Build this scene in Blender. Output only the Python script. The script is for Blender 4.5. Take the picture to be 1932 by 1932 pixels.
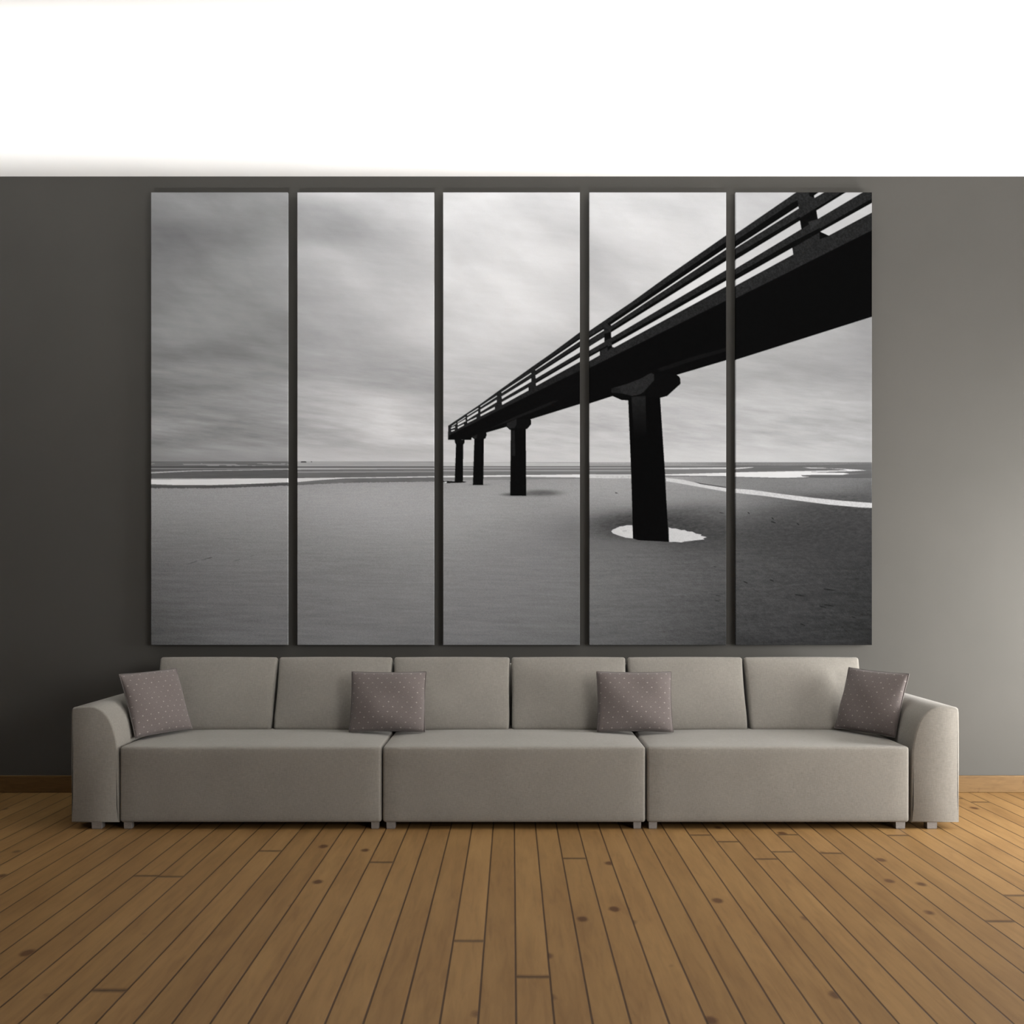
import bpy, bmesh, math, random
import numpy as np
from mathutils import Matrix, Vector

for o in list(bpy.data.objects):
    bpy.data.objects.remove(o)
SC = bpy.context.scene
COL = SC.collection

# ------------------------------------------------------------------ camera, world, lights, exposure
F, HX, HY, CAM_H, CAM_D = 2050.0, 966.0, 1100.0, 1.29, 6.70     # focal length (pixels), vanishing point, eye height, distance to wall
cam = bpy.data.cameras.new('camera')
cam.sensor_width = 36.0
cam.lens = F / 1932 * 36
cam.shift_y = (HY - 966) / 1932
cam.clip_start = 0.05
camo = bpy.data.objects.new('camera', cam)
COL.objects.link(camo)
camo.location = (0, -CAM_D, CAM_H)
camo.rotation_euler = (math.radians(90), 0, 0)
SC.camera = camo

world = bpy.data.worlds.new('world')
SC.world = world
world.use_nodes = True
bg = world.node_tree.nodes['Background']
bg.inputs[0].default_value = (1.0, 0.97, 0.93, 1)
bg.inputs[1].default_value = 0.1


def area(name, loc, target, sx, sy, power, color=(1, 1, 1), spread=180):
    l = bpy.data.lights.new(name, 'AREA')
    l.shape = 'RECTANGLE'
    l.size, l.size_y, l.energy, l.color = sx, sy, power, color
    l.spread = math.radians(spread)
    o = bpy.data.objects.new(name, l)
    COL.objects.link(o)
    o.location = loc
    o.rotation_euler = (Vector(target) - Vector(loc)).to_track_quat('-Z', 'Y').to_euler()
    return o


# daylight from a big window on the right, plus two added lamps: front fill and ceiling brightener
area('window_light', (4.3, -1.45, 0.98), (1.0, -0.5, 1.25), 1.3, 1.5, 265, (1.0, 0.98, 0.95))
area('front_fill', (4.6, -7.2, 2.2), (0.3, 0.0, 1.0), 2.6, 1.8, 245, (1.0, 0.97, 0.935))  # unseen soft lamp added behind the camera to lift front faces
area('ceiling_fill', (0.0, -4.0, 0.10), (0.0, -1.13, 3.8), 9.0, 0.4, 104, (1.0, 0.99, 0.97), 25)  # added out-of-view strip, only there to brighten the ceiling to white

SC.view_settings.view_transform = 'Standard'
SC.view_settings.look = 'None'
SC.view_settings.exposure = 0.0
SC.view_settings.gamma = 1.0
SC.view_settings.use_curve_mapping = False


# ------------------------------------------------------------------ helpers
def new_mat(name, rough=0.8, spec=0.3):
    m = bpy.data.materials.new(name)
    m.use_nodes = True
    nt = m.node_tree
    b = nt.nodes['Principled BSDF']
    b.inputs['Roughness'].default_value = rough
    b.inputs['Specular IOR Level'].default_value = spec
    return m, nt, b


def node(nt, kind, **kw):
    n = nt.nodes.new(kind)
    for k, v in kw.items():
        setattr(n, k, v)
    return n


def math_node(nt, op, a, b=None, clamp=False):
    n = node(nt, 'ShaderNodeMath', operation=op, use_clamp=clamp)
    for i, v in enumerate((a, b)):
        if v is None:
            continue
        if isinstance(v, (int, float)):
            n.inputs[i].default_value = v
        else:
            nt.links.new(v, n.inputs[i])
    return n.outputs[0]


def ramp(nt, fac, stops):
    r = node(nt, 'ShaderNodeValToRGB')
    els = r.color_ramp.elements
    while len(els) < len(stops):
        els.new(0.5)
    for e, (p, c) in zip(els, stops):
        e.position = p
        e.color = (*c, 1)
    nt.links.new(fac, r.inputs[0])
    return r.outputs[0]


def mix(nt, fac, a, b, mode='MIX'):
    n = node(nt, 'ShaderNodeMix', data_type='RGBA', blend_type=mode)
    for s, v in ((n.inputs[0], fac), (n.inputs[6], a), (n.inputs[7], b)):
        if isinstance(v, (int, float)):
            s.default_value = v
        elif isinstance(v, tuple):
            s.default_value = (*v, 1) if len(v) == 3 else v
        else:
            nt.links.new(v, s)
    return n.outputs[2]


def noise(nt, vec, scale, detail=3, rough=0.5, dist=0.0):
    n = node(nt, 'ShaderNodeTexNoise')
    n.inputs['Scale'].default_value = scale
    n.inputs['Detail'].default_value = detail
    n.inputs['Roughness'].default_value = rough
    n.inputs['Distortion'].default_value = dist
    if vec is not None:
        nt.links.new(vec, n.inputs['Vector'])
    return n.outputs[0]


def mapped(nt, src, scale=(1, 1, 1), loc=(0, 0, 0), rot=(0, 0, 0)):
    mp = node(nt, 'ShaderNodeMapping')
    mp.inputs['Scale'].default_value = scale
    mp.inputs['Location'].default_value = loc
    mp.inputs['Rotation'].default_value = rot
    nt.links.new(src, mp.inputs['Vector'])
    return mp.outputs[0]


def bump(nt, b, height, strength, dist=0.002):
    n = node(nt, 'ShaderNodeBump')
    n.inputs['Strength'].default_value = strength
    n.inputs['Distance'].default_value = dist
    nt.links.new(height, n.inputs['Height'])
    nt.links.new(n.outputs[0], b.inputs['Normal'])


def link_mesh(name, me, mat, parent=None):
    o = bpy.data.objects.new(name, me)
    if mat is not None and not me.materials:
        me.materials.append(mat)
    COL.objects.link(o)
    if parent is not None:
        o.parent = parent
    return o


def from_bm(name, bm, mat, parent=None, smooth=False):
    me = bpy.data.meshes.new(name)
    bmesh.ops.recalc_face_normals(bm, faces=bm.faces[:])
    bm.to_mesh(me)
    bm.free()
    if smooth:
        for p in me.polygons:
            p.use_smooth = True
    return link_mesh(name, me, mat, parent)


def box_bm(x0, x1, y0, y1, z0, z1, bevel=0.0, seg=2):
    bm = bmesh.new()
    bmesh.ops.create_cube(bm, size=1)
    bmesh.ops.scale(bm, vec=(x1 - x0, y1 - y0, z1 - z0), verts=bm.verts)
    bmesh.ops.translate(bm, vec=((x0 + x1) / 2, (y0 + y1) / 2, (z0 + z1) / 2), verts=bm.verts)
    if bevel:
        bmesh.ops.bevel(bm, geom=bm.edges[:], offset=bevel, segments=seg, affect='EDGES', profile=0.5)
    return bm


def edge_params(n, h, r):
    """sample positions along one axis, dense in the rounded ends"""
    a = [h - r + r * math.sin(t * math.pi / 2) for t in (0.0, 0.25, 0.5, 0.75, 1.0)]
    a = sorted(set([round(v, 6) for v in a]))
    mid = list(np.linspace(-(h - r), h - r, n))
    return sorted(set([round(-v, 6) for v in a] + [round(v, 6) for v in mid] + a))


def soft_box(hx, hy, hz, r, deform=None, n=14):
    """closed rounded box, centred, with an optional soft deformation of every point"""
    ps = [edge_params(n, h, r) for h in (hx, hy, hz)]
    hs = (hx, hy, hz)
    bm = bmesh.new()
    cache = {}

    def vert(p):
        k = tuple(round(c, 5) for c in p)
        if k in cache:
            return cache[k]
        inner = [max(-(h - r), min(h - r, c)) for c, h in zip(p, hs)]
        d = Vector([c - i for c, i in zip(p, inner)])
        q = Vector(inner) + (d.normalized() * r if d.length > 1e-9 else d)
        if deform:
            q = Vector(deform(q.x, q.y, q.z))
        cache[k] = bm.verts.new(q)
        return cache[k]

    for ax in range(3):
        u, v = [i for i in range(3) if i != ax]
        for s in (-1, 1):
            for i in range(len(ps[u]) - 1):
                for j in range(len(ps[v]) - 1):
                    quad = []
                    for a, b in ((i, j), (i + 1, j), (i + 1, j + 1), (i, j + 1)):
                        p = [0, 0, 0]
                        p[ax], p[u], p[v] = s * hs[ax], ps[u][a], ps[v][b]
                        quad.append(vert(p))
                    if len(set(quad)) >= 3:
                        try:
                            bm.faces.new(list(dict.fromkeys(quad)))
                        except ValueError:
                            pass
    return bm


def tag(o, label=None, cat=None, group=None, kind=None):
    for k, v in (('label', label), ('category', cat), ('group', group), ('kind', kind)):
        if v:
            o[k] = v
    return o


def empty(name, loc):
    o = bpy.data.objects.new(name, None)
    o.empty_display_size = 0.2
    COL.objects.link(o)
    o.location = loc
    return o


# ------------------------------------------------------------------ materials
def wall_material():
    m, nt, b = new_mat('grey_wall_paint', 0.85, 0.2)
    g = node(nt, 'ShaderNodeNewGeometry').outputs['Position']
    n1 = noise(nt, g, 2.2, 4, 0.55)
    n2 = noise(nt, g, 160, 2, 0.6)
    c = ramp(nt, n1, [(0.3, (0.061, 0.0595, 0.0545)), (0.7, (0.065, 0.063, 0.058))])
    nt.links.new(c, b.inputs['Base Color'])
    bump(nt, b, n2, 0.12, 0.001)
    return m


def white_material():
    m, nt, b = new_mat('white_ceiling_paint', 0.9, 0.1)
    g = node(nt, 'ShaderNodeNewGeometry').outputs['Position']
    c = ramp(nt, noise(nt, g, 3, 3), [(0.3, (0.88, 0.88, 0.875)), (0.7, (0.90, 0.90, 0.895))])
    nt.links.new(c, b.inputs['Base Color'])
    return m


def floor_material():
    m, nt, b = new_mat('pine_floorboards', 0.5, 0.22)
    g = node(nt, 'ShaderNodeNewGeometry').outputs['Position']
    sep = node(nt, 'ShaderNodeSeparateXYZ')
    nt.links.new(g, sep.inputs[0])
    W = 0.112
    bx = math_node(nt, 'DIVIDE', math_node(nt, 'ADD', sep.outputs[0], 50.052), W)
    idx = math_node(nt, 'FLOOR', bx)
    fx = math_node(nt, 'FRACT', bx)
    wn = node(nt, 'ShaderNodeTexWhiteNoise', noise_dimensions='1D')
    nt.links.new(idx, wn.inputs['W'])
    rnd = wn.outputs['Value']
    # lengthwise joints, staggered from board to board
    by = math_node(nt, 'ADD', math_node(nt, 'DIVIDE', sep.outputs[1], 6.0), math_node(nt, 'MULTIPLY', rnd, 7.3))
    iy = math_node(nt, 'FLOOR', by)
    fy = math_node(nt, 'FRACT', by)
    wn2 = node(nt, 'ShaderNodeTexWhiteNoise', noise_dimensions='2D')
    cmb = node(nt, 'ShaderNodeCombineXYZ')
    nt.links.new(idx, cmb.inputs[0])
    nt.links.new(iy, cmb.inputs[1])
    nt.links.new(cmb.outputs[0], wn2.inputs['Vector'])
    rb = wn2.outputs['Value']
    # grain stretched along the board, shifted per board
    off = node(nt, 'ShaderNodeCombineXYZ')
    nt.links.new(math_node(nt, 'MULTIPLY', rb, 31.0), off.inputs[1])
    nt.links.new(math_node(nt, 'MULTIPLY', rb, 17.0), off.inputs[2])
    va = node(nt, 'ShaderNodeVectorMath', operation='ADD')
    nt.links.new(g, va.inputs[0])
    nt.links.new(off.outputs[0], va.inputs[1])
    grain = noise(nt, mapped(nt, va.outputs[0], (1, 0.09, 1)), 38, 5, 0.6, 0.6)
    broad = noise(nt, mapped(nt, va.outputs[0], (1, 0.22, 1)), 7, 3, 0.5, 0.3)
    base = ramp(nt, grain, [(0.28, (0.150, 0.083, 0.029)), (0.5, (0.200, 0.117, 0.043)), (0.75, (0.24, 0.143, 0.055))])
    tint = ramp(nt, rb, [(0.0, (0.78, 0.74, 0.68)), (1.0, (1.08, 1.06, 1.05))])
    base = mix(nt, 1.0, base, tint, 'MULTIPLY')
    base = mix(nt, 0.35, base, ramp(nt, broad, [(0.35, (0.14, 0.073, 0.025)), (0.65, (0.23, 0.135, 0.05))]))
    # knots
    vo = node(nt, 'ShaderNodeTexVoronoi', feature='F1')
    vo.inputs['Scale'].default_value = 4.2
    vo.inputs['Randomness'].default_value = 1.0
    nt.links.new(mapped(nt, va.outputs[0], (1.0, 0.62, 1)), vo.inputs['Vector'])
    wob = math_node(nt, 'ADD', vo.outputs['Distance'], math_node(nt, 'MULTIPLY', noise(nt, g, 60, 2), 0.04))
    knot = ramp(nt, wob, [(0.085, (1, 1, 1)), (0.14, (0, 0, 0))])
    base = mix(nt, math_node(nt, 'MULTIPLY', knot, 0.85), base, (0.048, 0.017, 0.005))
    # dark seams
    e = math_node(nt, 'ABSOLUTE', math_node(nt, 'SUBTRACT', fx, 0.5))
    seam = ramp(nt, e, [(0.458, (0, 0, 0)), (0.482, (1, 1, 1))])
    ey = math_node(nt, 'ABSOLUTE', math_node(nt, 'SUBTRACT', fy, 0.5))
    seam2 = ramp(nt, ey, [(0.4993, (0, 0, 0)), (0.4997, (1, 1, 1))])
    sm = math_node(nt, 'MAXIMUM', seam, seam2)
    col = mix(nt, math_node(nt, 'MULTIPLY', sm, 0.88), base, (0.03, 0.014, 0.006))
    nt.links.new(col, b.inputs['Base Color'])
    bump(nt, b, math_node(nt, 'SUBTRACT', math_node(nt, 'MULTIPLY', grain, 0.2), sm), 0.35, 0.002)
    return m


def baseboard_material():
    m, nt, b = new_mat('pine_baseboard', 0.55, 0.2)
    g = node(nt, 'ShaderNodeNewGeometry').outputs['Position']
    grain = noise(nt, mapped(nt, g, (0.12, 1, 1)), 55, 4, 0.6, 0.8)
    base = ramp(nt, grain, [(0.3, (0.085, 0.047, 0.016)), (0.7, (0.122, 0.071, 0.026))])
    spots = noise(nt, mapped(nt, g, (1, 1, 0.5)), 42, 3, 0.7)
    patch = noise(nt, g, 5.5, 2)
    s = math_node(nt, 'MULTIPLY', ramp(nt, spots, [(0.56, (0, 0, 0)), (0.66, (1, 1, 1))]),
                  ramp(nt, patch, [(0.46, (0, 0, 0)), (0.6, (1, 1, 1))]))
    nt.links.new(mix(nt, math_node(nt, 'MULTIPLY', s, 0.7), base, (0.05, 0.02, 0.007)), b.inputs['Base Color'])
    return m


def fabric_material(name, c0, c1, uv=False):
    m, nt, b = new_mat(name, 0.95, 0.1)
    b.inputs['Sheen Weight'].default_value = 0.15
    b.inputs['Sheen Roughness'].default_value = 0.6
    g = node(nt, 'ShaderNodeTexCoord').outputs['Object']
    n_h = noise(nt, mapped(nt, g, (0.35, 1, 2.2)), 130, 3, 0.65)
    n_v = noise(nt, mapped(nt, g, (2.2, 1, 0.35)), 130, 3, 0.65)
    blotch = noise(nt, g, 4.0, 3, 0.5)
    w = math_node(nt, 'MULTIPLY', math_node(nt, 'ADD', n_h, n_v), 0.5)
    w = math_node(nt, 'ADD', math_node(nt, 'MULTIPLY', w, 0.8), math_node(nt, 'MULTIPLY', blotch, 0.2))
    c = ramp(nt, w, [(0.33, c0), (0.67, c1)])
    nt.links.new(c, b.inputs['Base Color'])
    bump(nt, b, w, 0.35, 0.002)
    return m


def pillow_material():
    m, nt, b = new_mat('dotted_pillow_fabric', 0.95, 0.1)
    b.inputs['Sheen Weight'].default_value = 0.15
    uv = node(nt, 'ShaderNodeUVMap', uv_map='UVMap').outputs[0]
    sep = node(nt, 'ShaderNodeSeparateXYZ')
    nt.links.new(uv, sep.inputs[0])
    rv = math_node(nt, 'MULTIPLY', sep.outputs[1], 12.0)
    row = math_node(nt, 'FLOOR', rv)
    fv = math_node(nt, 'FRACT', rv)
    ru = math_node(nt, 'ADD', math_node(nt, 'MULTIPLY', sep.outputs[0], 8.0), math_node(nt, 'MULTIPLY', row, 0.46))
    fu = math_node(nt, 'FRACT', ru)
    cell = node(nt, 'ShaderNodeCombineXYZ')
    nt.links.new(math_node(nt, 'FLOOR', ru), cell.inputs[0])
    nt.links.new(row, cell.inputs[1])
    wn = node(nt, 'ShaderNodeTexWhiteNoise', noise_dimensions='2D')
    nt.links.new(cell.outputs[0], wn.inputs['Vector'])
    dx = math_node(nt, 'DIVIDE', math_node(nt, 'SUBTRACT', fu, 0.5), 0.10)
    dy = math_node(nt, 'DIVIDE', math_node(nt, 'SUBTRACT', fv, 0.5), 0.13)
    d = math_node(nt, 'ADD', math_node(nt, 'MULTIPLY', dx, dx), math_node(nt, 'MULTIPLY', dy, dy))
    dot = ramp(nt, d, [(0.45, (1, 1, 1)), (1.0, (0, 0, 0))])
    dot = math_node(nt, 'MULTIPLY', dot, math_node(nt, 'ADD', math_node(nt, 'MULTIPLY', wn.outputs['Value'], 0.55), 0.2))
    weave = noise(nt, mapped(nt, uv, (1, 1, 1)), 90, 4, 0.7)
    base = ramp(nt, weave, [(0.3, (0.098, 0.083, 0.080)), (0.7, (0.158, 0.136, 0.131))])
    nt.links.new(mix(nt, dot, base, (0.33, 0.30, 0.285)), b.inputs['Base Color'])
    bump(nt, b, weave, 0.4, 0.002)
    return m


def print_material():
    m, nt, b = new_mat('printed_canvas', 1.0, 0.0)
    a = node(nt, 'ShaderNodeVertexColor', layer_name='light_evened_ink')
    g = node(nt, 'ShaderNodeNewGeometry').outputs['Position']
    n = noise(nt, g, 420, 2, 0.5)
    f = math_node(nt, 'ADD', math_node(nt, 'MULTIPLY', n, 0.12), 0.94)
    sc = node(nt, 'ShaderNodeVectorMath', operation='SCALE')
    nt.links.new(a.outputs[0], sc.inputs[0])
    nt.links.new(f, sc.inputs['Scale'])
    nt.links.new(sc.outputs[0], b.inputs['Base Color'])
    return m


def leg_material():
    m, nt, b = new_mat('brushed_metal_leg', 0.4, 0.5)
    g = node(nt, 'ShaderNodeNewGeometry').outputs['Position']
    c = ramp(nt, noise(nt, mapped(nt, g, (1, 1, 8)), 60, 2), [(0.3, (0.20, 0.19, 0.185)), (0.7, (0.27, 0.26, 0.25))])
    nt.links.new(c, b.inputs['Base Color'])
    b.inputs['Metallic'].default_value = 0.35
    return m


M_WALL, M_WHITE, M_FLOOR, M_BASE = wall_material(), white_material(), floor_material(), baseboard_material()
M_SOFA = fabric_material('grey_beige_sofa_fabric', (0.155, 0.145, 0.128), (0.233, 0.220, 0.196))
M_PILLOW, M_PRINT, M_LEG = pillow_material(), print_material(), leg_material()

# ------------------------------------------------------------------ the room
CEIL = CAM_H + (HY - 333) * CAM_D / F
tag(from_bm('floor', box_bm(-7, 7, -8.0, 0.15, -0.12, 0.0), M_FLOOR), kind='structure')
tag(from_bm('wall_back', box_bm(-7, 7, 0.0, 0.15, 0.0, CEIL), M_WALL), kind='structure')
tag(from_bm('ceiling', box_bm(-7, 7, -8.0, 0.15, CEIL, CEIL + 0.12), M_WHITE), kind='structure')
tag(from_bm('baseboard_back', box_bm(-7, 7, -0.018, 0.0, 0.0, 0.105, 0.004), M_BASE), kind='structure')


# ------------------------------------------------------------------ the picture printed on the five canvases
# painted as grey tones (0..255) over the panels' own rectangles, one sample per printed pixel
PANELS = [(285, 543), (561, 819), (836, 1094), (1112, 1370), (1388, 1645)]
PY0, PY1 = 363, 1217
SS = 3


def smoothstep(t):
    return t * t * (3 - 2 * t)


def value_noise(x, y, seed):
    rng = np.random.RandomState(seed)
    tab = rng.rand(256, 256)
    xi, yi = np.floor(x).astype(int), np.floor(y).astype(int)
    fx, fy = smoothstep(x - xi), smoothstep(y - yi)
    g = lambda a, b: tab[a % 256, b % 256]
    top = g(xi, yi) * (1 - fx) + g(xi + 1, yi) * fx
    bot = g(xi, yi + 1) * (1 - fx) + g(xi + 1, yi + 1) * fx
    return (top * (1 - fy) + bot * fy) * 2 - 1


def fbm(x, y, seed, octaves=4, gain=0.5):
    s, a, t = 0, 1.0, 0
    for i in range(octaves):
        s = s + a * value_noise(x * 2 ** i, y * 2 ** i, seed + i)
        t += a
        a *= gain
    return s / t


def cubic_matrix(src, dst):
    """weights of Catmull-Rom style interpolation on uneven knots"""
    src = np.array(src, float)
    n = len(src)
    I = np.eye(n)
    d = np.gradient(I, src, axis=0)
    out = np.zeros((len(dst), n))
    k = np.clip(np.searchsorted(src, dst) - 1, 0, n - 2)
    h = src[k + 1] - src[k]
    t = np.clip((dst - src[k]) / h, 0, 1)
    h00, h10 = 2 * t ** 3 - 3 * t ** 2 + 1, t ** 3 - 2 * t ** 2 + t
    h01, h11 = -2 * t ** 3 + 3 * t ** 2, t ** 3 - t ** 2
    out = h00[:, None] * I[k] + (h10 * h)[:, None] * d[k] + h01[:, None] * I[k + 1] + (h11 * h)[:, None] * d[k + 1]
    return out


SKY_Y = [363, 400, 440, 480, 520, 560, 600, 640, 670, 700, 730, 755, 780, 805, 830, 850, 868]
SKY = [  # columns at four places across each panel
    ([285, 340, 450, 543], [[128, 131, 135, 150], [122, 128, 135, 138], [112, 110, 130, 144], [117, 120, 137, 156], [120, 124, 138, 150],
      [117, 124, 136, 148], [116, 128, 136, 134], [119, 126, 128, 130], [116, 112, 122, 132], [124, 126, 134, 132], [110, 118, 130, 146],
      [118, 122, 134, 146], [114, 124, 132, 150], [138, 134, 126, 146], [112, 118, 128, 136], [122, 130, 140, 146], [114, 122, 130, 136]]),
    ([561, 640, 730, 819], [[186, 214, 204, 222], [160, 176, 202, 218], [160, 160, 184, 208], [180, 186, 184, 198], [164, 186, 190, 192],
      [154, 172, 196, 206], [158, 168, 186, 216], [150, 164, 180, 204], [154, 164, 166, 180], [146, 156, 160, 170], [166, 172, 162, 162],
      [162, 178, 196, 172], [164, 180, 200, 188], [152, 178, 204, 190], [166, 166, 196, 202], [176, 176, 180, 184], [182, 182, 186, 190]]),
    ([836, 920, 1010, 1094], [[214, 226, 218, 226], [226, 222, 212, 222], [212, 224, 220, 208], [214, 224, 232, 222], [222, 232, 224, 214],
      [208, 222, 224, 204], [206, 214, 222, 204], [204, 214, 206, 196], [198, 200, 194, 190], [190, 190, 186, 184], [192, 186, 184, 184],
      [190, 184, 184, 188], [184, 180, 186, 192], [182, 184, 192, 194], [188, 192, 196, 192], [192, 196, 198, 198], [194, 196, 198, 200]]),
    ([1112, 1195, 1285, 1370], [[218, 222, 214, 220], [222, 220, 212, 222], [208, 226, 222, 226], [196, 214, 224, 220], [194, 208, 220, 224],
      [200, 200, 214, 226], [212, 206, 210, 226], [206, 206, 210, 222], [200, 200, 190, 186], [196, 196, 182, 178], [196, 196, 180, 176],
      [198, 198, 190, 184], [192, 194, 194, 200], [186, 192, 186, 192], [194, 196, 192, 194], [200, 202, 202, 204], [200, 204, 206, 206]]),
    ([1388, 1460, 1560, 1645], [[206, 210, 206, 212], [210, 206, 204, 206], [216, 210, 206, 204], [222, 216, 208, 204], [222, 218, 208, 200],
      [214, 210, 200, 180], [206, 200, 184, 168], [198, 186, 176, 166], [188, 178, 170, 162], [178, 172, 168, 164], [176, 182, 178, 170],
      [196, 194, 190, 182], [186, 192, 188, 176], [186, 184, 182, 176], [194, 192, 188, 182], [202, 202, 196, 184], [206, 206, 196, 184]]),
]
SAND_Y = [900, 925, 945, 965, 985, 1005, 1030, 1060, 1100, 1150, 1217]
SAND = [
    ([285, 400, 470, 543], [[116, 122, 128, 130], [126, 132, 136, 140], [124, 130, 134, 138], [118, 126, 130, 134], [112, 119, 124, 128],
      [106, 112, 118, 123], [98, 106, 112, 116], [90, 100, 106, 111], [82, 95, 100, 105], [74, 88, 94, 99], [64, 82, 89, 94]]),
    ([561, 650, 730, 819], [[132, 140, 144, 144], [142, 150, 154, 154], [142, 150, 154, 154], [136, 146, 150, 152], [130, 140, 145, 146],
      [124, 134, 139, 142], [118, 126, 130, 135], [112, 118, 122, 126], [107, 112, 116, 120], [102, 107, 111, 114], [98, 103, 106, 109]]),
    ([836, 920, 1010, 1094], [[140, 144, 146, 150], [148, 150, 148, 152], [150, 150, 144, 148], [150, 148, 140, 136], [147, 142, 132, 122],
      [142, 136, 128, 114], [135, 130, 125, 116], [127, 125, 122, 116], [121, 120, 118, 114], [116, 115, 114, 110], [112, 111, 108, 104]]),
    ([1112, 1195, 1285, 1370], [[160, 160, 152, 130], [154, 154, 146, 138], [146, 146, 136, 132], [130, 128, 108, 112], [104, 92, 84, 92],
      [98, 84, 80, 78], [110, 98, 88, 82], [112, 104, 92, 84], [110, 102, 92, 80], [106, 98, 86, 74], [98, 92, 80, 68]]),
    ([1388, 1460, 1560, 1645], [[130, 130, 128, 122], [136, 124, 118, 100], [134, 116, 92, 92], [118, 96, 78, 74], [96, 84, 74, 66],
      [82, 74, 68, 62], [80, 72, 64, 58], [80, 74, 64, 56], [76, 72, 63, 55], [69, 66, 59, 52], [62, 59, 53, 46]]),
]


class Painter:
    def __init__(self, k):
        self.x0, self.x1 = PANELS[k]
        self.w, self.h = (self.x1 - self.x0) * SS, (PY1 - PY0) * SS
        xs = self.x0 + (np.arange(self.w) + 0.5) / SS
        ys = PY0 + (np.arange(self.h) + 0.5) / SS
        self.X, self.Y = np.meshgrid(xs, ys)
        xc = self.x0 + np.arange(self.x1 - self.x0) + 0.5
        yc = PY0 + np.arange(PY1 - PY0) + 0.5
        X, Y = np.meshgrid(xc, yc)
        up = lambda a: np.repeat(np.repeat(a, SS, 0), SS, 1)
        cx, g = SKY[k]
        # cloud tones, with ragged streaks that run down to the right
        sky = cubic_matrix(SKY_Y, yc) @ np.array(g, float) @ cubic_matrix(cx, xc).T
        rot = (Y - 363) * 1.0 - (X - 285) * 0.33
        fl = np.clip((Y - 620) / 180, 0, 1)                    # flat streaks low in the sky
        big = fbm(X / 75 + 3, rot / 42, 11, 4, 0.55)
        streak = fbm(X / 60 + 9, (Y - 0.10 * X) / 8, 21, 5, 0.62)
        sky = sky + big * 11 * (1 - fl) + streak * (4 + 14 * fl * np.clip((866 - Y) / 30, 0.25, 1))
        cx, g = SAND[k]
        sand = cubic_matrix(SAND_Y, yc) @ np.array(g, float) @ cubic_matrix(cx, xc).T
        depth = np.clip((Y - 885) / 330, 0.02, 1)
        yy = Y - (X - 1000) * (0.16 if k >= 3 else -0.05) * depth
        rip = fbm(X / (16 + 60 * depth), yy / (2.0 + 10 * depth), 31, 5, 0.6)
        fine = fbm(X / 7, yy / 2.2, 61, 3, 0.6)
        wet = np.clip((128 - sand) / 50, 0, 1) * (1 if k >= 3 else 0)
        sand = sand + rip * (5 + 5 * depth) + fine * (2 + 7 * wet) + (np.random.RandomState(5 + k).rand(*Y.shape) - 0.5) * 12
        self.sky = up(sky)
        self.hz = up(fbm(X / 40, Y / 2, 41, 3, 0.6))
        self.img = up(np.where(Y < 872, sky, sand))

    def inside(self, pts, o=(0, 0), s=1.0):
        P = [(o[0] + x / s, o[1] + y / s) for x, y in pts]
        x0, x1 = min(p[0] for p in P), max(p[0] for p in P)
        y0, y1 = min(p[1] for p in P), max(p[1] for p in P)
        i0, i1 = max(0, int((y0 - PY0) * SS) - 1), min(self.h, int((y1 - PY0) * SS) + 2)
        j0, j1 = max(0, int((x0 - self.x0) * SS) - 1), min(self.w, int((x1 - self.x0) * SS) + 2)
        if i1 <= i0 or j1 <= j0:
            return None, None
        sl = (slice(i0, i1), slice(j0, j1))
        xs, ys = self.X[sl], self.Y[sl]
        c = np.zeros(xs.shape, bool)
        for a in range(len(P)):
            (ax, ay), (bx, by) = P[a], P[(a + 1) % len(P)]
            if ay != by:
                c ^= ((ay > ys) != (by > ys)) & (xs < (bx - ax) * (ys - ay) / (by - ay) + ax)
        return sl, c

    def fill(self, pts, tone, o=(0, 0), s=1.0, grain=0.0):
        sl, m = self.inside(pts, o, s)
        if sl is None:
            return
        v = tone if np.isscalar(tone) else tone[sl]
        if grain:
            v = v + fbm(self.X[sl] / 2.2, self.Y[sl] / 2.2, 77, 3, 0.7) * grain
        self.img[sl] = np.where(m, v, self.img[sl])

    def band(self, ya, yb, tone, xa=None, xb=None, wob=0.0):
        """a stripe between two broken lines given as [(x, y), ...]"""
        f = lambda l: np.interp(self.X[0], [p[0] for p in l], [p[1] for p in l])[None, :]
        a, b = f(ya), f(yb)
        if wob:
            n = fbm(self.X[0] / 3, self.X[0] * 0, 55, 2, 0.6)[None, :] * wob
            b = b + n
        m = (self.Y >= a) & (self.Y < b)
        if xa is not None:
            m &= (self.X >= xa)
        if xb is not None:
            m &= (self.X <= xb)
        self.img = np.where(m, tone, self.img)

    def soft_ellipse(self, cx, cy, rx, ry, tone, strength=1.0, power=2.0, grain=0.0):
        i0, i1 = max(0, int((cy - 2.2 * ry - PY0) * SS)), min(self.h, int((cy + 2.2 * ry - PY0) * SS))
        j0, j1 = max(0, int((cx - 2.2 * rx - self.x0) * SS)), min(self.w, int((cx + 2.2 * rx - self.x0) * SS))
        if i1 <= i0 or j1 <= j0:
            return
        sl = (slice(i0, i1), slice(j0, j1))
        X, Y = self.X[sl], self.Y[sl]
        d = ((X - cx) / rx) ** 2 + ((Y - cy) / ry) ** 2
        w = np.exp(-d ** power * 1.2) * strength
        t = tone + (fbm(X / 6, (Y + 0.12 * X) / 1.9, 91, 3, 0.7) * grain if grain else 0)
        self.img[sl] = self.img[sl] * (1 - w) + t * w

    def done(self):
        return np.clip(self.img, 0, 255).reshape(self.h // SS, SS, self.w // SS, SS).mean((1, 3))


def flat(*p):
    return list(p)


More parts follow.
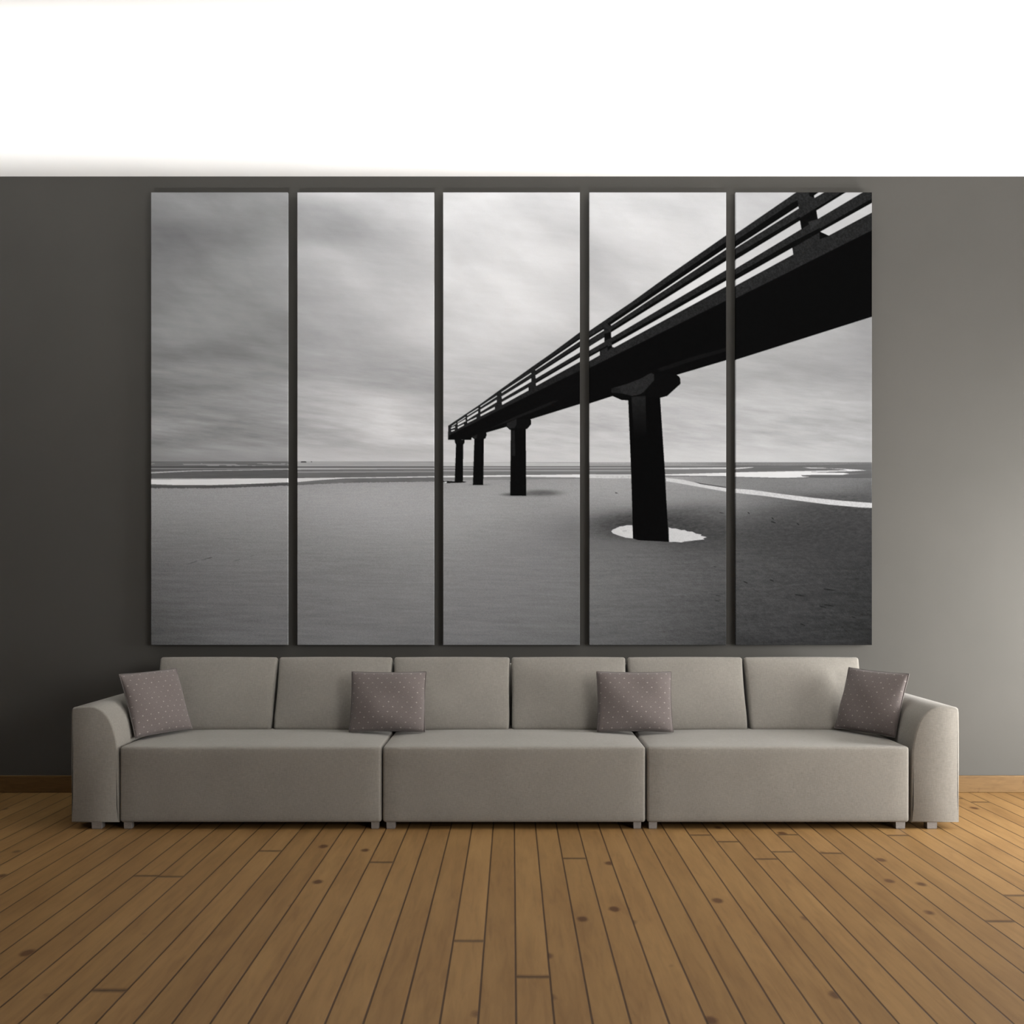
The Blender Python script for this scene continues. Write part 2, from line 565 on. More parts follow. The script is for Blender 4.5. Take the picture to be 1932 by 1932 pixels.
def tide_lines(P, k):
    """sea, wet sand and water stripes along the horizon"""
    L = lambda y, y2=None: [(285, y), (1645, y if y2 is None else y2)]
    hz = P.hz
    if k < 2:
        P.band(L(870.5), L(881), (96 if k == 0 else 0) + (0 if k == 0 else 150) + hz * 8)
        if k == 0:
            P.img = np.where((P.Y > 874) & (P.Y < 879) & (hz > 0.25), 128, P.img)
        P.band(L(880), L(882.4), 58 if k == 0 else 78)
        P.band(L(882.4), L(885.5), 112 if k == 0 else 158)
        P.band(L(885.5), L(888.5), 78 if k == 0 else 96)
        P.band(L(888.5), L(902), (82 if k == 0 else 98) + hz * 6)
        if k == 0:
            P.band([(285, 890.5), (360, 887.5), (543, 884.8)], [(285, 893), (360, 889.2), (543, 886)], 158)
        if k == 1:
            P.band([(561, 885.2), (819, 884)], [(561, 886.2), (819, 885)], 150)
            P.band([(561, 889), (819, 887.5)], [(561, 892), (819, 891)], 128)
        P.band([(285, 904.5), (400, 903.5), (543, 902.2), (561, 902), (690, 900.5), (819, 898.3)],
               [(285, 913.5), (330, 915), (400, 915.2), (470, 913), (543, 910), (561, 909.5), (600, 906), (650, 902.5), (819, 900.3)], 198 + hz * 5)
        P.band([(285, 913.5), (330, 915), (400, 915.2), (470, 913), (543, 910), (561, 909.5), (600, 906), (650, 902.5), (819, 900.3)],
               [(285, 921), (400, 921), (543, 916), (561, 915), (650, 911), (819, 908.5)], (74 if k == 0 else 100) + hz * 14, wob=0.8)
    else:
        hy = [(836, 872), (1094, 873), (1112, 875.5), (1370, 878.3), (1388, 877.8), (1500, 878.3), (1645, 875)]
        P.band(hy, L(881), (182 if k == 2 else 150 if k == 3 else 108) + hz * 7)
        if k < 4:
            P.band(L(879.6), L(881.3), 88)
            P.band(L(881.3), L(884), 158)
            P.band(L(884), L(886), 98)
            P.band(L(886), L(889.5), 148 + hz * 5)
            P.band(L(889.5), L(896), 114 + hz * 8)
        else:
            P.band(hy, L(893), 108 + hz * 9)
        if k == 2:
            P.band([(836, 898.3), (960, 896.5), (1094, 895)], [(836, 900.5), (960, 899), (1094, 900.6)], 224)
            P.band([(836, 900.5), (960, 899), (1094, 900.6)], [(836, 906), (960, 905), (1094, 903)], 128 + hz * 10)
        if k == 3:
            P.band([(1112, 894.8), (1190, 895)], [(1112, 902), (1190, 902.5)], 208 + hz * 14, xb=1200)
            P.band([(1250, 883.6), (1370, 882.2)], [(1250, 885), (1370, 884.6)], 222, xa=1250)
            P.band([(1250, 885), (1370, 884.6)], [(1250, 894.5), (1370, 891.8)], 122 + hz * 8, xa=1250)
            P.band([(1250, 895), (1370, 891.8)], [(1250, 897), (1370, 898.2)], 228, xa=1250)
            P.band([(1250, 897), (1370, 898.2)], [(1250, 898.4), (1370, 899.2)], 84, xa=1250)
        if k == 4:
            O, S = (1100, 840), 3.45
            P.fill([(990, 147), (1100, 142), (1115, 144), (1060, 150), (990, 155)], 216, O, S)
            P.fill([(1430, 143), (1580, 147), (1590, 150), (1480, 151)], 205, O, S)
            P.fill([(1570, 149), (1700, 154), (1845, 163), (1740, 169), (1300, 178), (990, 183), (990, 176), (1400, 168), (1720, 163), (1690, 157)], 228, O, S)
            P.fill([(990, 178), (1400, 171), (1500, 176), (1700, 180), (1732, 184), (1690, 192), (1500, 192), (1418, 195), (1430, 202), (1475, 206),
                    (1420, 210), (1300, 212), (990, 205)], 232, O, S)
            P.fill([(1418, 195), (1500, 192), (1690, 193), (1880, 180), (1890, 214), (1475, 212), (1475, 206), (1430, 202)], 100, O, S)
            P.fill([(990, 205), (1300, 212), (1475, 208), (1475, 213), (1300, 216), (990, 209)], 92, O, S)


def wet_sand(P, k):
    O, S = (1100, 840), 3.45
    if k == 2:
        P.soft_ellipse(1020, 930, 40, 6.0, 92, 0.95, 1.6, 14)
        P.soft_ellipse(972, 933, 26, 3.4, 78, 0.9, 1.6)
        P.soft_ellipse(905, 914.5, 22, 2.0, 118, 0.7, 1.4)
        P.soft_ellipse(1080, 1000, 34, 30, 112, 0.45, 1.0, 10)
    if k == 3:
        P.soft_ellipse(1222, 990, 102, 30, 62, 0.92, 1.5, 26)
        P.soft_ellipse(1340, 1008, 110, 34, 66, 0.6, 1.2, 22)
        P.soft_ellipse(1330, 965, 60, 18, 84, 0.4, 1.2, 26)
        P.soft_ellipse(1145, 1030, 90, 14, 106, 0.65, 1.2, 4)
    if k == 4:
        P.soft_ellipse(1560, 1005, 190, 50, 64, 0.55, 1.1, 24)
        P.soft_ellipse(1640, 960, 130, 14, 66, 0.5, 1.1, 30)
        P.soft_ellipse(1600, 937, 150, 7, 82, 0.5, 1.0, 30)
        for (x, y, w) in ((1080, 440, 12), (1235, 475, 14), (1400, 512, 16), (1230, 878, 24), (1600, 938, 70), (1410, 975, 60), (1600, 1040, 60),
                          (1760, 1118, 26), (1060, 890, 26), (1240, 500, 30), (1815, 1100, 18), (1560, 1050, 40), (1430, 1165, 30)):
            P.fill([(x - w / 2, y - 6), (x, y - 3), (x + w / 2, y + 4), (x + w / 2, y + 8), (x, y + 4), (x - w / 2, y - 1)], 34, O, S, 10)
    if k == 3:
        for (x, y, w) in ((880, 978, 36), (875, 1012, 30), (905, 440, 34), (220, 310, 20), (860, 790, 22)):
            P.fill([(x - w / 2, y - 4), (x, y - 2), (x + w / 2, y + 3), (x, y + 3), (x - w / 2, y + 1)], 52, O, S, 10)
    if k == 0:
        for (x, y, w, t) in ((300, 970, 70, 74), (390, 945, 60, 70), (420, 938, 30, 62), (590, 955, 50, 84), (690, 925, 30, 90)):
            P.fill([(x - w / 2, y + w * 0.16), (x, y - 1), (x + w / 2, y - w * 0.16), (x + w / 2, y - w * 0.16 + 3), (x, y + 4), (x - w / 2, y + w * 0.16 + 2)],
                   t, (275, 780), 3.45, 12)
    if k == 1:
        P.fill([(1008, 316), (1016, 312), (1040, 311), (1048, 315), (1046, 318), (1012, 318)], 38, (275, 780), 3.45)
        P.fill([(1076, 313), (1083, 312), (1084, 316), (1077, 317)], 48, (275, 780), 3.45)
    # the stream that runs to the right
    top = [(540, 212), (650, 224), (760, 250), (930, 278), (1100, 290), (1300, 318), (1500, 342), (1700, 362), (1890, 376)]
    bot = [(540, 234), (600, 243), (760, 272), (930, 302), (1200, 332), (1400, 360), (1600, 386), (1800, 404), (1890, 408)]
    if k == 3:
        P.fill([(30, 200), (310, 198), (310, 216), (200, 212), (110, 210), (30, 214)], 196, O, S, 30)
        # both panels show neighbouring strips of one picture
        P.fill(top + bot[::-1], 206, O, S, 14)
        P.fill([(720, 236), (760, 246), (930, 272), (930, 278), (760, 252)], 66, O, S)
        for pts in ([(185, 560), (195, 548), (215, 540), (240, 528), (262, 526), (285, 520), (322, 520), (326, 606), (280, 601), (230, 586), (196, 573)],
                    [(557, 534), (575, 540), (600, 540), (640, 552), (660, 550), (680, 560), (712, 562), (735, 575), (770, 580), (765, 588), (806, 597),
                     (780, 606), (790, 612), (730, 618), (700, 622), (660, 626), (640, 632), (600, 628), (560, 629)]):
            P.fill(pts, 202, O, S, 10)
        P.fill([(255, 555), (285, 552), (285, 560), (262, 561)], 176, O, S)
    if k == 4:
        P.fill(top + bot[::-1], 206, O, S, 22)


def pier(P, k):
    X, Y = P.X, P.Y
    if k == 2:
        O, S = (825, 620), 6.44
        O6, S6 = (820, 840), 6.66
        sil = [(135, 1180), (510, 928), (740, 760), (1150, 465), (1400, 290), (1740, 36), (1740, 913), (1140, 1100), (845, 1192), (602, 1262),
               (420, 1325), (415, 1352), (133, 1350)]
        P.fill(sil, 32, O, S, 14)
        P.fill([(150, 1296), (420, 1160), (700, 1015), (1150, 795), (1740, 505), (1740, 913), (1140, 1100), (845, 1192), (602, 1262), (420, 1325),
                (415, 1352), (135, 1350)], 13, O, S, 3)
        P.fill([(460, 1300), (900, 1090), (1400, 880), (1480, 870), (1300, 960), (1000, 1080), (600, 1230)], 24, O, S, 6)
        gaps = [[(1190, 500), (1740, 124), (1740, 147), (1192, 512)], [(1192, 568), (1740, 219), (1740, 283), (1195, 608)],
                [(1197, 665), (1740, 347), (1740, 398), (1200, 698)],
                [(780, 772), (1140, 537), (1142, 550), (782, 785)], [(782, 825), (1142, 604), (1142, 645), (785, 856)],
                [(785, 893), (1107, 715), (1107, 752), (788, 928)],
                [(527, 942), (725, 814), (725, 825), (527, 955)], [(527, 983), (723, 865), (723, 894), (527, 1013)],
                [(527, 1043), (700, 950), (700, 979), (527, 1066)],
                [(365, 1048), (500, 963), (500, 975), (365, 1061)], [(367, 1080), (498, 1000), (498, 1026), (367, 1109)],
                [(367, 1130), (480, 1075), (478, 1092), (367, 1149)],
                [(250, 1134), (345, 1072), (345, 1082), (250, 1144)], [(252, 1153), (345, 1100), (345, 1126), (252, 1176)],
                [(252, 1194), (328, 1158), (325, 1176), (252, 1216)],
                [(178, 1184), (235, 1145), (235, 1154), (178, 1193)], [(170, 1203), (220, 1184), (220, 1201), (170, 1219)],
                [(172, 1238), (215, 1226), (212, 1240), (172, 1253)]]
        for g in gaps:
            P.fill(g, P.sky + 22, O, S)
        for d in ([(1190, 480), (1740, 100), (1740, 124), (1190, 500)], [(1192, 555), (1740, 195), (1740, 219), (1192, 568)],
                  [(1197, 645), (1740, 325), (1740, 347), (1197, 665)]):
            P.fill(d, 13, O, S)
        # piers: capital, column
        P.fill([(830, 1180), (845, 1195), (880, 1228), (893, 1230), (1075, 1222), (1095, 1216), (1140, 1162), (1140, 1118), (1130, 1100), (960, 1095)], 15, O, S)
        P.fill([(845, 1150), (960, 1100), (965, 1160), (930, 1215), (880, 1225), (850, 1190)], 32, O, S, 8)
        P.fill([(963.7, 808), (991.9, 808), (992.7, 935.3), (962.6, 934.8)], 12, grain=3)
        P.fill([(966, 812), (971, 812), (972, 860), (966, 860)], 28, grain=5)
        P.fill([(420, 1318), (450, 1342), (570, 1340), (588, 1332), (602, 1292), (595, 1260), (500, 1260)], 15, O, S)
        P.fill([(430, 1310), (490, 1285), (480, 1330), (450, 1340)], 34, O, S, 6)
        P.fill([(895.2, 828), (913.2, 828), (912, 915.1), (892.4, 915.1)], 13, grain=3)
        P.fill([(213, 1350), (218, 1385), (232, 1410), (318, 1410), (335, 1385), (335, 1352)], 16, O, S)
        P.fill([(860.7, 838), (874.4, 838), (873.8, 910), (858.3, 910)], 14, grain=3)
        P.fill([(95, 444), (130, 452), (165, 449), (250, 453), (330, 452), (402, 458), (385, 467), (300, 472), (150, 475), (160, 462), (100, 458)], 16, O6, S6)
        P.fill([(132, 459), (158, 455), (150, 472), (128, 470)], 210, O6, S6)
    if k == 3:
        O, S = (1100, 420), 6.44
        P.fill([(70, 1323), (590, 968), (1050, 634), (1745, 150), (1745, 1670), (1140, 1848), (360, 2105), (70, 2200)], 36, O, S, 16)
        P.fill([(70, 1772), (640, 1490), (1745, 945), (1745, 1670), (1140, 1850), (360, 2108), (70, 2202)], 12, O, S, 3)
        P.fill([(900, 1780), (1300, 1640), (1745, 1520), (1745, 1560), (1300, 1690), (950, 1810)], 20, O, S, 5)
        gaps = [[(70, 1412), (255, 1297), (256, 1312), (70, 1428)], [(70, 1513), (262, 1395), (262, 1450), (70, 1562)],
                [(70, 1640), (207, 1564), (207, 1612), (70, 1688)],
                [(340, 1241), (1745, 301), (1745, 322), (343, 1255)], [(343, 1335), (1745, 461), (1745, 573), (345, 1401)],
                [(355, 1490), (1745, 702), (1745, 773), (382, 1519), (356, 1512)]]
        for d in ([(300, 1228), (340, 1200), (1745, 230), (1745, 303), (340, 1243), (320, 1255)], [(343, 1302), (1745, 412), (1745, 464), (343, 1336)],
                  [(350, 1452), (1745, 655), (1745, 705), (355, 1492)], [(70, 1390), (255, 1275), (255, 1298), (70, 1413)],
                  [(70, 1618), (300, 1490), (300, 1512), (70, 1641)], [(262, 1350), (345, 1330), (345, 1400), (262, 1440)],
                  [(300, 1510), (358, 1490), (358, 1512), (300, 1560)]):
            P.fill(d, 13, O, S, 4)
        for g in gaps:
            P.fill(g, np.minimum(P.sky + 8, 228), O, S)
        O, S = (1100, 640), 6.44
        P.fill([(345, 600), (360, 690), (470, 739), (550, 744), (935, 713), (1022, 690), (1183, 543), (1180, 480), (1166, 455), (1135, 432), (860, 400)], 13, O, S, 3)
        P.fill([(345, 600), (530, 545), (700, 480), (830, 408), (862, 430), (862, 500), (740, 640), (690, 672), (600, 690), (530, 672), (450, 655), (350, 650)],
               38, O, S, 12)
        P.fill([(345, 598), (460, 590), (460, 655), (355, 650)], 30, O, S, 8)
        P.fill([(1185.4, 752), (1245.2, 748), (1246, 760), (1254.5, 890), (1257, 941), (1261.7, 1022), (1225, 1020), (1205, 1019), (1194.5, 1015.5),
                (1192.4, 941), (1190.5, 880)], 11, grain=3)
        sl, m = P.inside([(590, 700), (760, 690), (768, 1150), (620, 1200)], O, S)
        w = np.clip(1 - (Y[sl] - 750) / 75, 0, 1)
        P.img[sl] = np.where(m, 11 + 22 * w + fbm(X[sl] / 4, Y[sl] / 4, 7, 3) * 6 * w, P.img[sl])
    if k == 4:
        O, S = (1380, 355), 6.9
        P.fill([(45, 607), (847, 55), (1840, 50), (1840, 1671), (45, 2240)], 40, O, S, 18)
        P.fill([(45, 1442), (600, 1166), (1230, 850), (1840, 543), (1840, 1671), (45, 2240)], 13, O, S, 2)
        for d in ([(45, 694), (790, 195), (862, 160), (872, 240), (45, 778)], [(45, 876), (890, 372), (900, 425), (45, 943)],
                  [(45, 1135), (800, 700), (1150, 520), (1160, 570), (800, 778), (45, 1203)],
                  [(880, 400), (1100, 262), (1300, 140), (1440, 50), (1500, 50), (1105, 297), (1125, 405), (910, 535), (893, 425)],
                  [(1125, 545), (1840, 130), (1840, 188), (1155, 572)], [(1010, 50), (1145, 50), (1075, 102), (1080, 132), (1015, 105)],
                  [(1145, 572), (1270, 620), (1150, 668)]):
            P.fill(d, 15, O, S, 5)
        P.fill([(1000, 440), (1125, 405), (1170, 380), (1150, 450), (1030, 545)], 48, O, S, 14)
        gaps = [[(45, 777), (872, 240), (877, 268), (45, 792)], [(45, 942), (893, 425), (911, 535), (45, 1057)],
                [(45, 1202), (793, 780), (806, 866), (45, 1280)], [(1075, 100), (1145, 50), (1220, 50), (1080, 132)],
                [(1105, 295), (1500, 50), (1720, 50), (1123, 405)], [(1155, 570), (1840, 187), (1840, 313), (1265, 621)]]
        for g in gaps:
            P.fill(g, P.sky * 0.6 + 84, O, S)


def paint(k):
    P = Painter(k)
    tide_lines(P, k)
    wet_sand(P, k)
    pier(P, k)
    return P.done()


def light_evened_ink(tone, px, py):
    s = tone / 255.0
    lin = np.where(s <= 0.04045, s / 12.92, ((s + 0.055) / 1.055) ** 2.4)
    return np.clip(lin / wall_light(px, py), 0.0012, 0.93)  # picture tone with the wall's light gradient cancelled in the colour


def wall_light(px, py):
    """fitted light falling across the prints, divided out of their colours to cancel it"""
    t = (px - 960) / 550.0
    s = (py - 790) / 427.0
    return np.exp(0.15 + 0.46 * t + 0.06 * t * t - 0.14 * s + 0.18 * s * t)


PANEL_T, PANEL_OFF = 0.024, 0.027           # canvas frame depth, and how far it hangs off the wall


def canvas_panel(k, label):
    tone = paint(k)
    x0, x1 = PANELS[k]
    H, W = tone.shape
    d = CAM_D - PANEL_T - PANEL_OFF
    px = np.linspace(x0, x1, W)
    py = np.linspace(PY0, PY1, H)
    PX, PYY = np.meshgrid(px, py)
    col = light_evened_ink(tone, PX, PYY)
    wx = (PX - HX) * d / F
    wz = CAM_H - (PYY - HY) * d / F
    cx, zb = wx.mean(), wz.min()
    front = np.stack([wx - cx, np.full_like(wx, -PANEL_T), wz - zb], -1).reshape(-1, 3)
    idx = np.arange(H * W).reshape(H, W)
    quads = np.stack([idx[:-1, :-1], idx[1:, :-1], idx[1:, 1:], idx[:-1, 1:]], -1).reshape(-1, 4)
    ring = np.concatenate([idx[0, :-1], idx[:-1, -1], idx[-1, :0:-1], idx[:0:-1, 0]])
    back = front[ring].copy()
    back[:, 1] = 0.0
    n0 = H * W
    b = n0 + np.arange(len(ring))
    side = np.stack([ring, np.roll(ring, -1), np.roll(b, -1), b], -1)
    verts = np.concatenate([front, back])
    c = np.concatenate([col.reshape(-1), col.reshape(-1)[ring]])
    faces = np.concatenate([quads, side])
    me = bpy.data.meshes.new('canvas_panel')
    me.vertices.add(len(verts))
    me.vertices.foreach_set('co', verts.astype(np.float32).ravel())
    me.loops.add(faces.size + len(ring))
    me.loops.foreach_set('vertex_index', np.concatenate([faces.ravel(), b[::-1]]).astype(np.int32))
    me.polygons.add(len(faces) + 1)
    me.polygons.foreach_set('loop_start', (np.arange(len(faces) + 1) * 4).astype(np.int32))
    me.update(calc_edges=True)
    at = me.color_attributes.new('light_evened_ink', 'FLOAT_COLOR', 'POINT')
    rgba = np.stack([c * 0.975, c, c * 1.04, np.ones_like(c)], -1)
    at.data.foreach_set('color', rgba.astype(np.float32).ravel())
    me.validate()
    o = link_mesh('canvas_panel', me, M_PRINT)
    o.location = (cx, -PANEL_OFF, zb)
    tag(o, label, 'canvas print', 'five canvas prints of one pier view')
    return o


PANEL_LABELS = [
    'tall canvas print of dim grey sky over empty beach with no pier or ship',
    'tall canvas print of brighter streaky clouds and bare sand with a tiny far ship',
    'tall canvas print showing the far end of the pier on its three thin distant columns',
    'tall canvas print showing the thick pier column standing in a white puddle',
    'tall canvas print showing black pier deck and railing over a pale winding stream',
]
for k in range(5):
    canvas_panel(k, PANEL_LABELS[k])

# ------------------------------------------------------------------ the sofa
DF = CAM_H * F / (1565 - HY)                 # distance of the sofa's front from the eye
YF = DF - CAM_D                              # its y
SF = F / DF                                  # pixels per metre there
fx = lambda px: (px - HX) / SF
fz = lambda py: CAM_H - (py - HY) / SF

sofa = empty('sofa', (fx(972), YF + 0.45, 0))
tag(sofa, 'long low three-section grey beige fabric sofa under the canvas prints', 'sofa')
SO = Vector(sofa.location)


def leg(px0, px1, parent, poff, y):
    h = fz(1552)
    xa, xb = fx(px0), fx(px1)
    bm = bmesh.new()
    w = (xb - xa) / 2
    ring = []
    for z, ww in ((0.0, w * 0.92), (h * 0.12, w), (h + 0.004, w * 1.06)):
        ring.append([bm.verts.new((sx * ww, sy * ww, z)) for sx, sy in ((-1, -1), (1, -1), (1, 1), (-1, 1))])
    for a, b in zip(ring, ring[1:]):
        for i in range(4):
            bm.faces.new((a[i], a[(i + 1) % 4], b[(i + 1) % 4], b[i]))
    bm.faces.new(ring[0][::-1])
    bm.faces.new(ring[-1])
    o = from_bm('leg', bm, M_LEG, parent)
    o.location = Vector(((xa + xb) / 2, y, 0)) - poff
    return o


BACK = -0.10


def seat(px0, px1, legs):
    x0, x1 = fx(px0), fx(px1)
    z0, z1 = fz(1552), fz(1409)
    hx, hy, hz = (x1 - x0) / 2, (BACK - 0.06 - YF) / 2, (z1 - z0) / 2
    c = Vector(((x0 + x1) / 2, YF + hy, (z0 + z1) / 2))

    def deform(x, y, z):
        u, v = x / hx, y / hy
        if z > 0:
            z += 0.018 * (z / hz) * (1 - abs(u) ** 4) * min(1, max(0, (v + 1) / 0.9)) * (1 - max(0, v) ** 6)
        if y < 0:
            y -= 0.006 * (-y / hy) * (1 - u ** 4) * (1 - (z / hz) ** 4 if abs(z) < hz else 0)
        return x, y, z
    o = from_bm('seat', soft_box(hx, hy, hz, 0.016, deform, 18), M_SOFA, sofa, True)
    o.location = c - SO
    for a, b in legs:
        leg(a, b, o, c, YF + 0.035)
        leg(a, b, o, c, BACK - 0.10)
    return o


seat(225.5, 719.5, [(232, 246), (700, 714)])
seat(721.8, 1218.2, [(729, 745), (1196, 1210)])
seat(1220.5, 1716, [(1225, 1240), (1692, 1709)])


def arm(profile, lg):
    """the flared end of the sofa: a rounded outline drawn on its front, swept to the back"""
    pts = [(fx(x), fz(y)) for x, y in profile]
    cx = sum(p[0] for p in pts) / len(pts)
    ys = [YF + 0.012, YF + 0.003, YF, YF + 0.003, YF + 0.012]
    bm = bmesh.new()
    cz = sum(p[1] for p in pts) / len(pts)
    # rounded front rim: outline pulled in a little at the face
    rims = [(YF, 0.010), (YF + 0.003, 0.004), (YF + 0.010, 0.0), (YF + 0.3, 0.0), (YF + 0.6, 0.0), (BACK - 0.012, 0.0), (BACK - 0.003, 0.004), (BACK, 0.010)]
    n = len(pts)
    nrm = []
    for i in range(n):
        a, b = Vector(pts[i - 1]), Vector(pts[(i + 1) % n])
        t = (b - a).normalized()
        q = Vector((t.y, -t.x))
        if q.dot(Vector(pts[i]) - Vector((cx, cz))) < 0:
            q = -q
        nrm.append(q)
    rings = []
    for y, ins in rims:
        rings.append([bm.verts.new((p[0] - q.x * ins - cx, y, p[1] - q.y * ins)) for p, q in zip(pts, nrm)])
    for a, b in zip(rings, rings[1:]):
        for i in range(n):
            bm.faces.new((a[i], a[(i + 1) % n], b[(i + 1) % n], b[i]))
    for r in (rings[0], rings[-1]):
        bm.faces.new(r)
    bmesh.ops.triangulate(bm, faces=[f for f in bm.faces if len(f.verts) > 4])
    o = from_bm('arm', bm, M_SOFA, sofa, True)
    for p in o.data.polygons:
        if abs(p.normal.y) > 0.999:
            p.use_smooth = False
    o.data.set_sharp_from_angle(angle=math.radians(50))
    c = Vector((cx, 0, 0))
    o.location = c - SO
    for y in (YF + 0.035, BACK - 0.10):
        leg(lg[0], lg[1], o, c, y)
    return o


def arm_profile():
    base = [(134, 1552), (134, 1500), (133.5, 1440), (133.5, 1380), (134, 1345), (135, 1338), (138, 1335), (145, 1333.5), (157, 1332.3), (168, 1332), (178, 1333.5),
            (187, 1337), (195, 1343), (202, 1350.5), (208, 1360), (213, 1372), (217, 1386), (220, 1400), (222, 1416), (223, 1440), (223.5, 1480), (223.5, 1520), (223.5, 1552)]
    return base


ap = arm_profile()
arm(ap, (172, 190))
arm([(1944 - x - (0.5 if x > 200 else 0), y) for x, y in ap], (1751, 1769))

# the low upholstered back that the loose cushions lean on
bk = from_bm('backrest', soft_box((fx(1716) - fx(225.5)) / 2, 0.045, 0.382, 0.02, None, 20), M_SOFA, sofa, True)
bk.location = Vector(((fx(1716) + fx(225.5)) / 2, BACK + 0.03, 0.036 + 0.382)) - SO

# back cushions, leaning
DT, DB = 6.405, 6.225                         # distance of the cushion fronts from the eye, top and bottom
ST, SB = F / DT, F / DB
CUSHIONS = [(302, 524.5, 0.0), (526, 741, 0.0), (743, 962.5, 0.0), (964.5, 1180.5, 0.0), (1183, 1401, 0.0), (1403, 1620.5, 0.0)]
for i, (a, b, t) in enumerate(CUSHIONS):
    xa, xb = (a - HX) / ST, (b - HX) / ST
    zt = CAM_H - (1238.5 - HY) / ST
    zb = CAM_H - (1376 - HY) / SB
    yt, yb = DT - CAM_D, DB - CAM_D
    lean = math.atan2(yt - yb, zt - zb)
    L = math.hypot(yt - yb, zt - zb)
    hx, hy, hz = (xb - xa) / 2, 0.075, L / 2
    rnd = random.Random(i * 7 + 3)
    ph = rnd.random() * 6

    def deform(x, y, z, hx=hx, hy=hy, hz=hz, ph=ph):
        u, v, w = x / hx, y / hy, z / hz
        puff = (1 - abs(u) ** 3.0) * (1 - abs(w) ** 3.0)
        k = 0.025 * puff + 0.003 * math.sin(5 * u + ph) * math.sin(3 * w + ph) * puff
        y += k * (v if abs(v) <= 1 else math.copysign(1, v)) * (1.0 if y < 0 else 0.35)
        # sides draw in slightly between the corners, the lower corners sag
        x -= math.copysign(0.006, x) * (1 - w * w) * abs(u) ** 6
        z -= math.copysign(0.004, z) * (1 - u * u) * abs(w) ** 6 * -0.6
        if w < -0.5:
            x -= math.copysign(0.008, x) * ((-w - 0.5) * 2) ** 2 * abs(u) ** 3
        return x, y, z
    o = from_bm('back_cushion', soft_box(hx, hy, hz, 0.018, deform, 16), M_SOFA, sofa, True)
    o.rotation_euler = (-lean, 0, 0)
    mid = Vector(((xa + xb) / 2, (yt + yb) / 2, (zt + zb) / 2))
    o.location = mid + Matrix.Rotation(-lean, 3, 'X') @ Vector((0, hy, 0)) - SO


# ------------------------------------------------------------------ throw pillows
def pillow_mesh(w, h, t, seed):
    n = 26
    rnd = random.Random(seed)
    ph = [rnd.random() * 6 for _ in range(4)]
    bm = bmesh.new()
    uvl = bm.loops.layers.uv.new('UVMap')
    lin = [math.sin(math.pi / 2 * (-1 + 2 * i / n)) * 0.55 + (-1 + 2 * i / n) * 0.45 for i in range(n + 1)]
    grid = {}
    for s in (-1, 1):
        for i, u in enumerate(lin):
            for j, v in enumerate(lin):
                rim = i in (0, n) or j in (0, n)
                if s == 1 and rim:
                    grid[s, i, j] = grid[-1, i, j]
                    continue
                th = max(0.0, (1 - abs(u) ** 2.4)) ** 0.5 * max(0.0, (1 - abs(v) ** 2.4)) ** 0.5
                th *= 1 + 0.08 * math.sin(3 * u + ph[0]) * math.sin(3 * v + ph[1])
                x = u * w / 2 * (1 - 0.032 * (1 - v * v))
                z = v * h / 2 * (1 - 0.032 * (1 - u * u))
                y = s * (t / 2) * th + (0.004 * math.sin(4 * u + ph[2]) * math.cos(4 * v + ph[3]))
                grid[s, i, j] = bm.verts.new((x, y, z))
        for i in range(n):
            for j in range(n):
                q = [grid[s, i, j], grid[s, i + 1, j], grid[s, i + 1, j + 1], grid[s, i, j + 1]]
                f = bm.faces.new(q if s == -1 else q[::-1])
                for lp, (a, b) in zip(f.loops, ([(i, j), (i + 1, j), (i + 1, j + 1), (i, j + 1)] if s == -1 else
                                                [(i, j + 1), (i + 1, j + 1), (i + 1, j), (i, j)])):
                    lp[uvl].uv = ((lin[a] + 1) / 2, (lin[b] + 1) / 2)
    # seam cord around the rim
    return bm


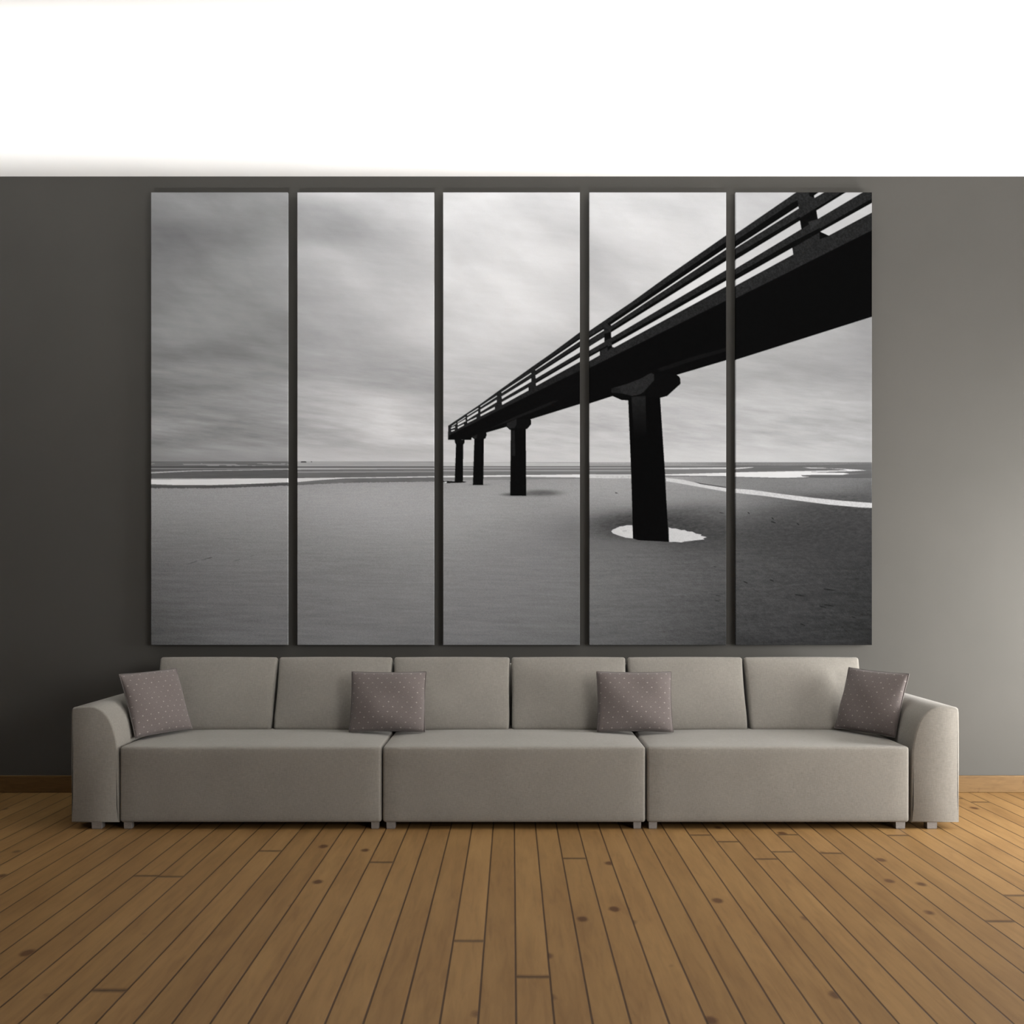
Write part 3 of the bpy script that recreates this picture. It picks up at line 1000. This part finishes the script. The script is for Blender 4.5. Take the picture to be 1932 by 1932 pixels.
def piping_mesh(w, h, r):
    bm = bmesh.new()
    path = []
    m = 24
    for sx, sz, dx, dz in ((-1, -1, 1, 0), (1, -1, 0, 1), (1, 1, -1, 0), (-1, 1, 0, -1)):
        for i in range(m):
            u, v = sx + dx * 2 * i / m, sz + dz * 2 * i / m
            path.append(Vector((u * w / 2 * (1 - 0.032 * (1 - v * v)), 0, v * h / 2 * (1 - 0.032 * (1 - u * u)))))
    n = len(path)
    rings = []
    for i, p in enumerate(path):
        t = (path[(i + 1) % n] - path[i - 1]).normalized()
        a, b = Vector((0, 1, 0)), t.cross(Vector((0, 1, 0)))
        rings.append([bm.verts.new(p + a * r * math.cos(k * math.pi / 3) + b * r * math.sin(k * math.pi / 3)) for k in range(6)])
    for i in range(n):
        for k in range(6):
            bm.faces.new((rings[i][k], rings[(i + 1) % n][k], rings[(i + 1) % n][(k + 1) % 6], rings[i][(k + 1) % 6]))
    return bm


M_PIPING = fabric_material('pillow_seam_fabric', (0.075, 0.066, 0.062), (0.12, 0.105, 0.10))


def pillow(bottom, yaw, lean, roll, w, h, t, label, seed):
    """bottom: world point under the middle of the lower edge"""
    R = Matrix.Rotation(math.radians(yaw), 3, 'Z') @ Matrix.Rotation(math.radians(-lean), 3, 'X') @ Matrix.Rotation(math.radians(roll), 3, 'Y')
    root = empty('throw_pillow', bottom)
    root.rotation_euler = R.to_euler()
    bm = pillow_mesh(w, h, t, seed)
    bmesh.ops.translate(bm, vec=(0, 0, h / 2), verts=bm.verts)
    from_bm('cover', bm, M_PILLOW, root, True)
    bm = piping_mesh(w, h, 0.0032)
    bmesh.ops.translate(bm, vec=(0, 0, h / 2), verts=bm.verts)
    from_bm('piping', bm, M_PIPING, root, True)
    tag(root, label, 'pillow', 'dotted throw pillows on the sofa')
    return root


ZS = fz(1409)
pillow((-1.930, -0.665, ZS + 0.023), 52, 22, -2, 0.368, 0.365, 0.11,
       'dotted pillow tilted against the sofa arm beside the dark end of the wall', 1)
pillow((-0.702, -0.600, ZS + 0.022), 0, 18, 0, 0.425, 0.345, 0.13,
       'dotted pillow upright between first and second seat, below the second canvas print', 2)
pillow((0.692, -0.600, ZS + 0.022), -2, 18, 0, 0.425, 0.345, 0.13,
       'dotted pillow upright between second and third seat, below the puddle canvas print', 3)
pillow((1.962, -0.645, ZS + 0.023), -50, 20, 2, 0.380, 0.362, 0.12,
       'dotted pillow tilted against the sofa arm beside the brightly lit end of the wall', 4)
